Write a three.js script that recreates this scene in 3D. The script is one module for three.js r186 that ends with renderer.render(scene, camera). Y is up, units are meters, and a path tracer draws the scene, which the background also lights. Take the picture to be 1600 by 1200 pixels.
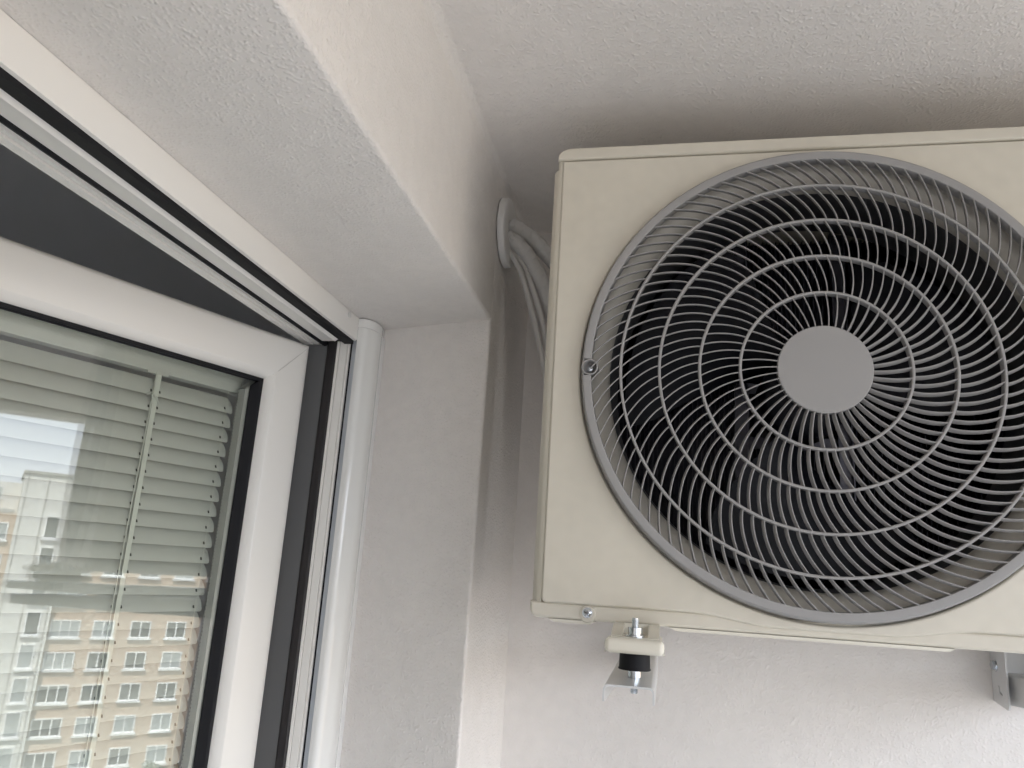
import * as THREE from 'three';
import { mergeGeometries, toCreasedNormals } from 'three/addons/utils/BufferGeometryUtils.js';
import { RoundedBoxGeometry } from 'three/addons/geometries/RoundedBoxGeometry.js';
import { ImprovedNoise } from 'three/addons/math/ImprovedNoise.js';

// ---------------------------------------------------------------- camera, sky, sun, exposure
const scene = new THREE.Scene();
const camera = new THREE.PerspectiveCamera(2 * Math.atan(600 / 1180) * 180 / Math.PI, 4 / 3, 0.02, 600);
camera.position.set(0.25, 1.95, 1.2);
camera.rotation.set(13.878 * Math.PI / 180, 11.86 * Math.PI / 180, 3.648 * Math.PI / 180, 'YXZ');
scene.add(camera);

const renderer = new THREE.WebGLRenderer({ antialias: true });
renderer.setSize(1024, 768);
renderer.toneMapping = THREE.LinearToneMapping;
renderer.toneMappingExposure = 5.5;
renderer.shadowMap.enabled = true;
renderer.shadowMap.type = THREE.PCFSoftShadowMap;

function skyTexture() {
  const W = 512, H = 256, d = new Float32Array(W * H * 4), pn = new ImprovedNoise();
  const zen = [0.42, 0.56, 0.80], hor = [0.95, 0.99, 1.05], gnd = [0.30, 0.29, 0.27];
  for (let j = 0; j < H; j++) for (let i = 0; i < W; i++) {
    const el = ((j + 0.5) / H - 0.5) * Math.PI, az = (i + 0.5) / W * 2 * Math.PI, k = (j * W + i) * 4;
    const t = Math.pow(Math.max(0, Math.sin(el)), 0.55);
    const dx = Math.cos(el) * Math.cos(az), dz = Math.cos(el) * Math.sin(az), dy = Math.sin(el);
    let c = 0.5 + 0.5 * pn.noise(dx * 2.1 + 5, dy * 6, dz * 2.1) + 0.3 * pn.noise(dx * 5, dy * 13, dz * 5 + 3);
    c = Math.min(1, Math.max(0, (c - 0.45) * 1.4)) * 0.35;
    for (let a = 0; a < 3; a++) {
      let v = el > 0 ? hor[a] + (zen[a] - hor[a]) * t : gnd[a];
      if (el > 0) v += (1.02 - v) * c;
      d[k + a] = v;
    }
    d[k + 3] = 1;
  }
  const tx = new THREE.DataTexture(d, W, H, THREE.RGBAFormat, THREE.FloatType);
  tx.mapping = THREE.EquirectangularReflectionMapping; tx.magFilter = tx.minFilter = THREE.LinearFilter; tx.wrapS = THREE.RepeatWrapping; tx.needsUpdate = true;
  return tx;
}
scene.background = skyTexture();
scene.environment = scene.background;

const sun = new THREE.DirectionalLight(new THREE.Color(1, 0.95, 0.87), 3.2);
sun.position.set(-45, 62, 24);
sun.castShadow = true; sun.shadow.mapSize.set(4096, 4096); sun.shadow.radius = 3;
Object.assign(sun.shadow.camera, { left: -90, right: 90, top: 90, bottom: -90, near: 1, far: 260 });
scene.add(sun, sun.target);

// ---------------------------------------------------------------- helpers
let seed = 7;
const rnd = () => { seed = (seed * 1664525 + 1013904223) >>> 0; return seed / 4294967296; };
const R = (d) => d * Math.PI / 180, V = (x, y, z) => new THREE.Vector3(x, y, z);
const taken = {};
function numbered(n) { const k = taken[n] = (taken[n] ?? -1) + 1; return k ? n + '_' + String(k).padStart(3, '0') : n; }
function clean(g) { const n = g.index ? g.toNonIndexed() : g; for (const k of Object.keys(n.attributes)) if (!['position', 'normal', 'uv'].includes(k)) n.deleteAttribute(k); return n; }
function merge(l) { return l.length === 1 ? l[0] : mergeGeometries(l.map(clean)); }
// uv in metres, each face laid out along the two axes it spans most
function metreUV(g) {
  const n = clean(g), p = n.attributes.position, uv = new Float32Array(p.count * 2), a = V(0, 0, 0), b = V(0, 0, 0), c = V(0, 0, 0);
  for (let i = 0; i < p.count; i += 3) {
    a.fromBufferAttribute(p, i); b.fromBufferAttribute(p, i + 1); c.fromBufferAttribute(p, i + 2);
    const nn = b.clone().sub(a).cross(c.clone().sub(a)), ax = [Math.abs(nn.x), Math.abs(nn.y), Math.abs(nn.z)], m = ax.indexOf(Math.max(...ax));
    [a, b, c].forEach((q, k) => { const [u, v] = m === 0 ? [q.z, q.y] : m === 1 ? [q.x, q.z] : [q.x, q.y]; uv[(i + k) * 2] = u; uv[(i + k) * 2 + 1] = v; });
  }
  n.setAttribute('uv', new THREE.BufferAttribute(uv, 2)); return n;
}
function mesh(name, g, mat, parent) {
  const m = new THREE.Mesh(Array.isArray(g) ? merge(g) : g, mat);
  m.name = parent && parent !== scene ? name : numbered(name); m.castShadow = m.receiveShadow = true; (parent || scene).add(m); return m;
}
function thing(name, label, category, pos = [0, 0, 0], group) {
  const o = new THREE.Group(); o.name = numbered(name); o.position.set(...pos); o.userData = { label, category }; if (group) o.userData.group = group; scene.add(o); return o;
}
function struct(name, g, mat) { const m = mesh(name, g, mat); m.userData.kind = 'structure'; return m; }
function box(x0, x1, y0, y1, z0, z1) { const g = new THREE.BoxGeometry(x1 - x0, y1 - y0, z1 - z0); g.translate((x0 + x1) / 2, (y0 + y1) / 2, (z0 + z1) / 2); return g; }
function rbox(x0, x1, y0, y1, z0, z1, r, s = 3) { const g = new RoundedBoxGeometry(x1 - x0, y1 - y0, z1 - z0, s, r); g.translate((x0 + x1) / 2, (y0 + y1) / 2, (z0 + z1) / 2); return g; }
// closed polygon [[a, b], ...] swept along an axis; map(a, b, t) gives the point
function sweep(poly, t0, t1, map, crease = 35) {
  const pos = [], n = poly.length, tri = (p, q, r) => pos.push(...p, ...q, ...r);
  const faces = THREE.ShapeUtils.triangulateShape(poly.map(([a, b]) => new THREE.Vector2(a, b)), []);
  const P = (k, t) => { const v = map(poly[k][0], poly[k][1], t); return [v[0], v[1], v[2]]; };
  const area = THREE.ShapeUtils.area(poly.map(([a, b]) => new THREE.Vector2(a, b)));
  const o = V(...map(0, 0, 0)), ea = V(...map(1, 0, 0)).sub(o), eb = V(...map(0, 1, 0)).sub(o), et = V(...map(0, 0, 1)).sub(o);
  const flip = (ea.cross(eb).dot(et) * area * (t1 - t0)) < 0;
  const T = (p, q, r) => flip ? tri(p, r, q) : tri(p, q, r);
  for (let k = 0; k < n; k++) { const j = (k + 1) % n; T(P(k, t0), P(j, t0), P(j, t1)); T(P(k, t0), P(j, t1), P(k, t1)); }
  const fw = area > 0;
  for (const [i, j, k] of faces) { const f = fw ? [i, j, k] : [i, j, k]; T(P(f[0], t1), P(f[1], t1), P(f[2], t1)); T(P(f[0], t0), P(f[2], t0), P(f[1], t0)); }
  const g = new THREE.BufferGeometry(); g.setAttribute('position', new THREE.Float32BufferAttribute(pos, 3)); g.computeVertexNormals();
  g.setAttribute('uv', new THREE.Float32BufferAttribute(new Float32Array(pos.length / 3 * 2), 2));
  return metreUV(toCreasedNormals(g, R(crease)));
}
const alongY = (a, b, t) => [a, t, b], alongZ = (a, b, t) => [a, b, t], alongX = (a, b, t) => [t, b, a];
function tube(pts, r, seg = 24, rad = 10, closed = false) { return new THREE.TubeGeometry(new THREE.CatmullRomCurve3(pts.map((p) => V(...p)), closed), seg, r, rad, closed); }
function cyl(r0, r1, h, n = 32) { return new THREE.CylinderGeometry(r0, r1, h, n); }
function arc(cx, cy, r, a0, a1, n = 6) { return Array.from({ length: n + 1 }, (_, k) => { const a = R(a0 + (a1 - a0) * k / n); return [cx + r * Math.cos(a), cy + r * Math.sin(a)]; }); }

// ---------------------------------------------------------------- textures and materials
const pn = new ImprovedNoise();
function tileNoise(x, y, f, s) { // noise that repeats after 1
  const a = x * f, b = y * f, n = (u, v) => pn.noise(u + s, v + s * 1.7, s * 3.1), u = x, v = y;
  return (n(a, b) * (1 - u) + n(a - f, b) * u) * (1 - v) + (n(a, b - f) * (1 - u) + n(a - f, b - f) * u) * v;
}
function greyTexture(S, fn, repeat, srgb = false, rgb) {
  const d = new Uint8Array(S * S * 4);
  for (let j = 0; j < S; j++) for (let i = 0; i < S; i++) {
    const v = fn(i / S, j / S, i, j), k = (j * S + i) * 4;
    for (let a = 0; a < 3; a++) d[k + a] = Math.max(0, Math.min(255, 255 * (rgb ? v[a] : v)));
    d[k + 3] = 255;
  }
  const t = new THREE.DataTexture(d, S, S); t.wrapS = t.wrapT = THREE.RepeatWrapping; t.magFilter = THREE.LinearFilter; t.minFilter = THREE.LinearMipmapLinearFilter; t.generateMipmaps = true;
  if (srgb) t.colorSpace = THREE.SRGBColorSpace; t.repeat.set(repeat, repeat); t.needsUpdate = true; return t;
}
// painted roller-and-stipple plaster: rounded grains a few millimetres across, with here and there a coarse blob
function plasterHeights(S, grains, sMin, sMax, sd) {
  seed = sd; const h = new Float32Array(S * S);
  for (let k = 0; k < grains; k++) {
    const cx = rnd() * S, cy = rnd() * S, r = sMin + (sMax - sMin) * Math.pow(rnd(), 2.5), e = 0.85 + 0.3 * rnd(), amp = 0.45 + 0.55 * rnd(), q = Math.ceil(r * 1.5), an = rnd() * 3.14, ca = Math.cos(an), sa = Math.sin(an);
    for (let j = -q; j <= q; j++) for (let i = -q; i <= q; i++) {
      const u = (i * ca + j * sa) / e, v = (-i * sa + j * ca) * e, d = (u * u + v * v) / (r * r); if (d >= 1) continue;
      const at = ((Math.floor(cy) + j + S) % S) * S + (Math.floor(cx) + i + S) % S; h[at] += amp * (1 - d) * (1 - d);
    }
  }
  return h;
}
function plasterMaps(grains, sMin, sMax, sd, size) {
  const S = 1024, h = plasterHeights(S, grains, sMin, sMax, sd);
  const blobs = plasterHeights(S, 130, 2.5, 5, sd + 5);
  const bump = greyTexture(S, (x, y, i, j) => 0.12 + 0.34 * (1 - Math.exp(-0.9 * h[j * S + i])) + 0.22 * blobs[j * S + i] + 0.05 * tileNoise(x, y, 7, sd) + 0.07 * tileNoise(x, y, 26, sd + 2), 1 / size);
  return bump;
}
const plasterBump = plasterMaps(40000, 1.8, 4.2, 11, 0.66), plasterFine = plasterMaps(30000, 2.2, 4.8, 29, 0.66);
// paint with faint roller marks and dust: patches of its own shape, not shade
const paintTone = greyTexture(512, (x, y) => { const v = 0.965 + 0.012 * tileNoise(x, y, 5, 3) + 0.016 * tileNoise(x, y, 23, 8) + 0.02 * tileNoise(x, y, 90, 4); return [v, v * 0.995, v * 0.985]; }, 1 / 1.3, true, true);
const S = (o) => new THREE.MeshStandardMaterial({ side: THREE.DoubleSide, ...o });
const Ph = (o) => new THREE.MeshPhysicalMaterial({ side: THREE.DoubleSide, ...o });
const C = (r, g, b) => new THREE.Color().setRGB(r, g, b);
const smudge = greyTexture(512, (x, y) => 0.55 + 0.35 * tileNoise(x, y, 4, 21) + 0.25 * tileNoise(x, y, 17, 5) + 0.15 * tileNoise(x, y, 60, 9), 3);
const creamTone = greyTexture(512, (x, y) => { const v = 0.965 + 0.03 * tileNoise(x, y, 4, 31) + 0.02 * tileNoise(x, y, 40, 14); return [v, v * 0.997, v * 0.99]; }, 2.2, true, true);
const microBump = greyTexture(512, (x, y) => 0.5 + 0.3 * tileNoise(x, y, 128, 2) + 0.2 * tileNoise(x, y, 60, 6), 8);
const M = {
  plaster: S({ color: C(0.83, 0.792, 0.764), map: paintTone, roughness: 0.42, bumpMap: plasterBump, bumpScale: 0.0024 }),
  plasterFine: S({ color: C(0.83, 0.792, 0.764), map: paintTone, roughness: 0.42, bumpMap: plasterFine, bumpScale: 0.0013 }),
  floor: S({ color: C(0.36, 0.34, 0.32), roughness: 0.7, bumpMap: microBump, bumpScale: 0.0008 }),
  room: S({ color: C(0.70, 0.69, 0.68), roughness: 0.9 }),
  upvc: Ph({ color: C(0.82, 0.79, 0.745), roughness: 0.34, clearcoat: 0.12, clearcoatRoughness: 0.25 }),
  upvcGloss: Ph({ color: C(0.81, 0.80, 0.77), roughness: 0.16, clearcoat: 0.5, clearcoatRoughness: 0.08 }),
  aluStrip: S({ color: C(0.55, 0.58, 0.62), roughness: 0.3, metalness: 0.5 }),
  rubber: Ph({ color: C(0.008, 0.008, 0.010), roughness: 0.6, specularIntensity: 0.5 }),
  rubberBrown: S({ color: C(0.016, 0.013, 0.014), roughness: 0.55 }),
  rebate: S({ color: C(0.13, 0.13, 0.13), roughness: 0.55 }),
  cream: Ph({ color: C(0.70, 0.655, 0.56), map: creamTone, roughness: 0.42, clearcoat: 0.12, clearcoatRoughness: 0.3, bumpMap: microBump, bumpScale: 0.00003 }),
  creamGloss: Ph({ color: C(0.72, 0.68, 0.58), roughness: 0.25, clearcoat: 0.4, clearcoatRoughness: 0.12 }),
  grille: S({ color: C(0.31, 0.30, 0.292), roughness: 0.5 }),
  bellmouth: Ph({ color: C(0.52, 0.49, 0.43), roughness: 0.35 }),
  fan: Ph({ color: C(0.006, 0.0065, 0.010), roughness: 0.55, specularIntensity: 0.5 }),
  shroud: S({ color: C(0.055, 0.055, 0.058), roughness: 0.45 }),
  coil: S({ color: C(0.022, 0.021, 0.034), roughness: 0.6 }),
  motor: S({ color: C(0.13, 0.13, 0.155), roughness: 0.4, metalness: 0.5 }),
  zinc: S({ color: C(0.62, 0.66, 0.70), roughness: 0.28, metalness: 1, roughnessMap: smudge }),
  whiteSteel: Ph({ color: C(0.62, 0.617, 0.61), roughness: 0.28, clearcoat: 0.3, clearcoatRoughness: 0.15 }),
  wrap: S({ color: C(0.72, 0.70, 0.67), roughness: 0.6, bumpMap: plasterFine, bumpScale: 0.0015 }),
  cable: S({ color: C(0.62, 0.60, 0.57), roughness: 0.45 }),
  plastic: S({ color: C(0.74, 0.725, 0.70), roughness: 0.4 }),
  slat: Ph({ color: C(0.56, 0.555, 0.53), roughness: 0.42, clearcoat: 0.1, clearcoatRoughness: 0.3 }),
  seam: S({ color: C(0.62, 0.60, 0.56), roughness: 0.5 }),
  slot: S({ color: C(0.03, 0.03, 0.03), roughness: 0.8 }),
  cord: S({ color: C(0.62, 0.62, 0.57), roughness: 0.7 }),
  spacer: S({ color: C(0.42, 0.42, 0.39), roughness: 0.45, metalness: 0.2 }),
  glass: Ph({ color: C(0.955, 0.972, 0.95), transmission: 1, thickness: 0, roughness: 0, ior: 1.62 }),
  beige: S({ color: C(0.56, 0.43, 0.33), roughness: 0.9, map: paintTone }),
  white: S({ color: C(0.70, 0.70, 0.68), roughness: 0.85, map: paintTone }),
  windowWhite: S({ color: C(0.80, 0.80, 0.80), roughness: 0.5 }),
  windowGlass: S({ color: C(0.06, 0.07, 0.08), roughness: 0.08, metalness: 0.2 }),
  curtain: S({ color: C(0.30, 0.33, 0.34), roughness: 0.3 }),
  concrete: S({ color: C(0.36, 0.35, 0.33), roughness: 0.9 }),
  asphalt: S({ color: C(0.055, 0.055, 0.057), roughness: 0.9 }),
  paving: S({ color: C(0.24, 0.225, 0.205), roughness: 0.95, map: paintTone }),
  lawn: S({ color: C(0.09, 0.12, 0.04), roughness: 1 }),
  bark: S({ color: C(0.10, 0.07, 0.05), roughness: 0.9 }),
  leaf: Ph({ color: C(0.06, 0.11, 0.03), roughness: 0.7, transmission: 0.25, thickness: 0 }),
};

// ---------------------------------------------------------------- the balcony
const CEIL = 2.527, SOF = 2.302, OUT = 0.97, ZFAR = 3.6, OUT2 = 1.62, WB = -0.287, SILL = 0.95, ZL = 1.08;
// wall pier between window and corner: plaster arris at the reveal, a shallow cove into the end wall
const pier = [[-0.18, 0.14], ...arc(-0.004, 0.183, 0.004, 105, 0, 5), [0, 0.097], [0.0006, 0.0905], [0.0022, 0.083], [0.006, 0.062], [0.0105, 0.038], [0.015, 0.014], [0.0178, 0], [0.0178, -0.12], [WB, -0.12], [WB, 0.14]];
const lintel = [[0, CEIL], [0, SOF + 0.005], ...arc(-0.005, SOF + 0.005, 0.005, 0, -90, 5).slice(1), [WB, SOF], [WB, CEIL]];
struct('wall_window', [
  sweep(pier, 0, CEIL, alongY, 25),
  sweep(lintel, 0.187, ZFAR, alongZ, 25),
  sweep([[-0.004, 0.187], [-0.18, 0.14], [WB, 0.14], [WB, 0.187]], SOF, CEIL, alongY),
  metreUV(box(WB, 0, 0, SILL, 0.187, ZL)), metreUV(box(WB, 0, 0, SOF, ZL, 1.9)), metreUV(box(WB, 0, 0, SOF, 3.0, ZFAR)), metreUV(box(WB, -0.18, 0, SILL, 0.14, 0.187)),
].map(clean), M.plaster);
struct('wall_end', metreUV(box(0.0178, OUT, 0, CEIL, -0.12, 0)), M.plasterFine);
struct('wall_far', metreUV(box(0, OUT2, 0, CEIL, ZFAR, ZFAR + 0.12)), M.plaster);
const cove = [[0, CEIL - 0.016], ...arc(0.016, CEIL - 0.016, 0.016, 180, 90, 6).slice(1), [OUT2, CEIL], [OUT2, 2.37], [OUT2 + 0.12, 2.37], [OUT2 + 0.12, CEIL + 0.16], [0, CEIL + 0.16]];
struct('ceiling', [sweep(cove, -0.001, ZFAR, alongZ, 40)], M.plaster);
struct('floor', metreUV(box(0, OUT2, -0.15, 0, 0, ZFAR)), M.floor);
{
  const r = thing('balcony_railing', 'open metal bar railing along the outer edge of the balcony', 'railing', [OUT2 - 0.05, 0, 0]);
  const postG = box(-0.015, 0.015, 0, 1.0, -0.015, 0.015), barG = cyl(0.006, 0.006, 0.86, 8);
  for (const z of [0.03, 1.2, 2.4, ZFAR - 0.03]) { const m = mesh('post', postG, M.whiteSteel, r); m.position.z = z; }
  mesh('handrail', [rbox(-0.022, 0.022, 1.0, 1.03, 0.01, ZFAR - 0.01, 0.006)], M.whiteSteel, r);
  mesh('lower_rail', [box(-0.012, 0.012, 0.08, 0.105, 0.045, ZFAR - 0.045)], M.whiteSteel, r);
  for (let z = 0.13; z < ZFAR - 0.06; z += 0.11) { const m = mesh('bar', barG, M.whiteSteel, r); m.position.set(0, 0.535, z); }
}
// the unlit room behind the window
struct('room_ceiling', box(-4, WB, 2.6, 2.7, -0.8, ZFAR), M.room);
struct('room_floor', box(-4, WB, -0.15, 0, -0.8, ZFAR), M.room);
struct('room_wall_back', box(-4.1, -4, -0.15, 2.7, -0.8, ZFAR), M.room);
struct('room_wall_side', [box(-4, WB, 0, 2.6, -0.9, -0.8), box(-4, WB, 0, 2.6, ZFAR, ZFAR + 0.1), box(WB, WB + 0.1, 0, 2.7, -0.8, -0.121), box(WB, -0.001, CEIL + 0.001, 2.7, -0.12, ZFAR)], M.room);

// ---------------------------------------------------------------- fixed window frame
{
  const f = thing('window_frame', 'white plastic window frame with black gaskets set in the plaster reveal', 'window frame', [0, 0, 0]);
  const z0 = 0.1955, z1 = ZL, yh = SOF;
  // head, seen from below
  mesh('head_cover', [sweep([[-0.2, yh - 0.0005], [-0.2, 2.2685], [-0.2005, 2.2672], [-0.202, 2.2665], [-0.2045, 2.2665], [-0.2045, yh - 0.0005]], z0, z1, alongZ)], M.upvc, f);
  mesh('head_gasket', [box(-0.2185, -0.2048, 2.2615, 2.2755, z0, z1)], M.rubber, f);
  mesh('head_profile', [sweep([[-0.2188, 2.2765], [-0.2188, 2.2650], [-0.2235, 2.2630], [-0.2265, 2.2605], [-0.229, 2.2612], [-0.247, 2.2612], [-0.247, 2.2765]], z0 + 0.016, z1, alongZ, 20)], M.upvc, f);
  mesh('head_seal', [sweep([[-0.2472, 2.272], [-0.2472, 2.2600], [-0.2505, 2.2585], [-0.2545, 2.2600], [-0.2545, 2.272]], z0 - 0.006, z1, alongZ)], M.rubber, f);
  mesh('head_rail', [sweep([[-0.2548, 2.275], [-0.2548, 2.2640], [-0.262, 2.2640], [-0.2625, 2.2615], [-0.2665, 2.2615], [-0.267, 2.2640], [-0.2715, 2.2640], [-0.272, 2.2612], [-0.283, 2.2612], [-0.283, 2.275]], z0 - 0.006, z1, alongZ, 20)], M.upvc, f);
  mesh('head_body', [box(-0.285, -0.205, 2.2767, yh - 0.001, z0 - 0.05, z1)], M.rebate, f);
  // hinge jamb
  const y0 = SILL, y1 = 2.2665;
  mesh('jamb_edge', [box(-0.2062, -0.2, y0, y1, 0.145, 0.1945)], M.aluStrip, f);
  mesh('jamb_groove', [box(-0.2101, -0.2063, y0, y1, 0.145, 0.1915)], M.rubber, f);
  for (const [a, b, z] of [[-0.2136, -0.2102, 0.1950], [-0.2252, -0.2141, 0.1955], [-0.2300, -0.2257, 0.1962]]) mesh('jamb_profile', [rbox(a, b, y0, y1 - 0.001, 0.16, z, 0.0006, 2)], M.upvc, f);
  mesh('jamb_gasket', [sweep([[-0.2302, 0.15], [-0.2302, 0.1945], [-0.233, 0.1975], [-0.2425, 0.1975], [-0.2455, 0.1945], [-0.2455, 0.15]], y0, 2.2765, alongY)], M.rubberBrown, f);
  mesh('jamb_rebate', [box(-0.285, -0.2457, y0, 2.2605, 0.145, 0.1935)], M.rebate, f);
  mesh('jamb_body', [box(-0.23, -0.2105, y0, y1, 0.145, 0.1595)], M.rebate, f);
  // far jamb and bottom, beyond the picture
  mesh('far_jamb', [box(-0.285, -0.2, y0, 2.2600, z1 - 0.055, z1 - 0.001)], M.upvc, f);
  mesh('bottom_rail', [box(-0.285, -0.2, y0 + 0.0005, y0 + 0.05, 0.1985, z1 - 0.056)], M.upvc, f);
  const c = mesh('screw_cap', cyl(0.0042, 0.0046, 0.0016, 24).rotateZ(Math.PI / 2).translate(-0.1992, 2.2945, 0.232), M.plastic, f); c.name = 'screw_cap';
}
// ---------------------------------------------------------------- rounded guide rail beside the frame
{
  const t = thing('guide_rail', 'rounded glossy white vertical trim rail beside the window frame', 'trim rail', [0, SILL, 0]);
  const sec = [[-0.1998, 0.1955], [-0.1955, 0.1962], [-0.190, 0.1945], [-0.1845, 0.1895], [-0.1802, 0.181], [-0.1782, 0.169], [-0.1782, 0.157], [-0.1795, 0.1495], [-0.1812, 0.1475], [-0.1812, 0.1412], [-0.1998, 0.1412]];
  mesh('rail', [sweep(sec, 0, 2.287 - SILL, alongY, 40)], M.upvcGloss, t);
  const cap = sec.map(([a, b]) => [a + (a > -0.199 ? 0.0008 : 0), b > 0.15 ? b + 0.0007 : b]);
  mesh('end_cap', [sweep(cap, 2.2873 - SILL, 2.3005 - SILL, alongY, 40)], M.upvcGloss, t);
  mesh('seal_bead', [sweep([[-0.1808, 0.1474], [-0.1775, 0.1435], [-0.1772, 0.1412], [-0.1808, 0.1412]], 0.001, 2.2868 - SILL, alongY)], M.plastic, t);
}

// ---------------------------------------------------------------- opened sash (local x out of the room, local z away from the hinge)
const TH = 22.6, HX = -0.2645, HZ = 0.208, SW = 0.80, SY0 = 1.0, SY1 = 2.255;
function memberGeometry(prof, side, s0, s1, y0, y1) { // one mitred member of a rectangular frame
  const pos = [], P = (a, b, end) => {
    const o = side === 'top' ? [end ? s1 - a : s0 + a, y1 - a] : side === 'bottom' ? [end ? s1 - a : s0 + a, y0 + a] : side === 'near' ? [s0 + a, end ? y1 - a : y0 + a] : [s1 - a, end ? y1 - a : y0 + a];
    return [-b, o[1], o[0]];
  };
  for (let k = 0; k < prof.length; k++) {
    const q = (k + 1) % prof.length, A = P(...prof[k], 0), B = P(...prof[q], 0), Cc = P(...prof[q], 1), D = P(...prof[k], 1);
    if (side === 'top' || side === 'far') pos.push(...A, ...B, ...Cc, ...A, ...Cc, ...D); else pos.push(...A, ...Cc, ...B, ...A, ...D, ...Cc);
  }
  const g = new THREE.BufferGeometry(); g.setAttribute('position', new THREE.Float32BufferAttribute(pos, 3)); g.computeVertexNormals();
  g.setAttribute('uv', new THREE.Float32BufferAttribute(new Float32Array(pos.length / 3 * 2), 2));
  return metreUV(toCreasedNormals(g, R(40)));
}
{
  const s = thing('window_sash', 'white window sash with double glazing swung open into the room', 'window sash', [HX, 0, HZ]);
  s.rotation.y = -R(TH);
  const prof = [[0, 0.072], [0, 0.008], [0.0008, 0.0045], [0.003, 0.0018], [0.0075, 0.0004], [0.014, 0], [0.051, 0], [0.0545, 0.0004], [0.0568, 0.0016], [0.0585, 0.0036], [0.0655, 0.0122], [0.0655, 0.0236], [0.045, 0.0238], [0.045, 0.072]];
  const gas = (g) => [[0.0657, 0.0126], [0.0680, 0.0126], [0.0700, 0.0142], [g - 0.002, 0.0205], [g, 0.0222], [g, 0.0238], [0.0657, 0.0238]];
  const spc = (g) => [[0.052, 0.0255], [g, 0.0255], [g, 0.0405], [0.052, 0.0405]];
  for (const [side, nm, g, q] of [['near', 'stile', 0.0780, 0.0835], ['top', 'rail', 0.0705, 0.0665], ['far', 'stile', 0.080, 0.0845], ['bottom', 'rail', 0.0705, 0.0665]]) {
    const m = mesh(nm, memberGeometry(prof, side, 0, SW, SY0, SY1), M.upvc, s);
    mesh('gasket', memberGeometry(gas(g), side, 0, SW, SY0, SY1), M.rubber, m);
    mesh('spacer', memberGeometry(spc(q), side, 0, SW, SY0, SY1), M.spacer, m);
    if (side === 'near' || side === 'far') { // row of desiccant holes in the spacer
      const dots = []; for (let y = SY0 + 0.09; y < SY1 - 0.08; y += 0.0046) { const z = side === 'near' ? q : SW - q; dots.push(box(-0.0395, -0.0386, y, y + 0.0012, z - 0.0002, z + 0.0004)); }
      const d = mesh('desiccant_holes', dots, M.slot, m); d.userData.kind = 'stuff';
    }
  }
  // weld seam of the mitre: a thin raised ridge across the corner
  mesh('weld_seam', [tube([[-0.0006, SY1 - 0.0065, 0.0065], [0.0001, SY1 - 0.025, 0.025], [0.0001, SY1 - 0.051, 0.051], [-0.0035, SY1 - 0.0585, 0.0585]], 0.00045, 20, 6)], M.seam, s);
  const pane = (off) => { const g = new THREE.PlaneGeometry(SW - 0.112, SY1 - SY0 - 0.112); g.rotateY(Math.PI / 2); g.translate(-off, (SY0 + SY1) / 2, SW / 2); return g; };
  mesh('glass_pane', pane(0.0246), M.glass, s);
  mesh('glass_pane', pane(0.0412), M.glass, s);
}
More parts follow.
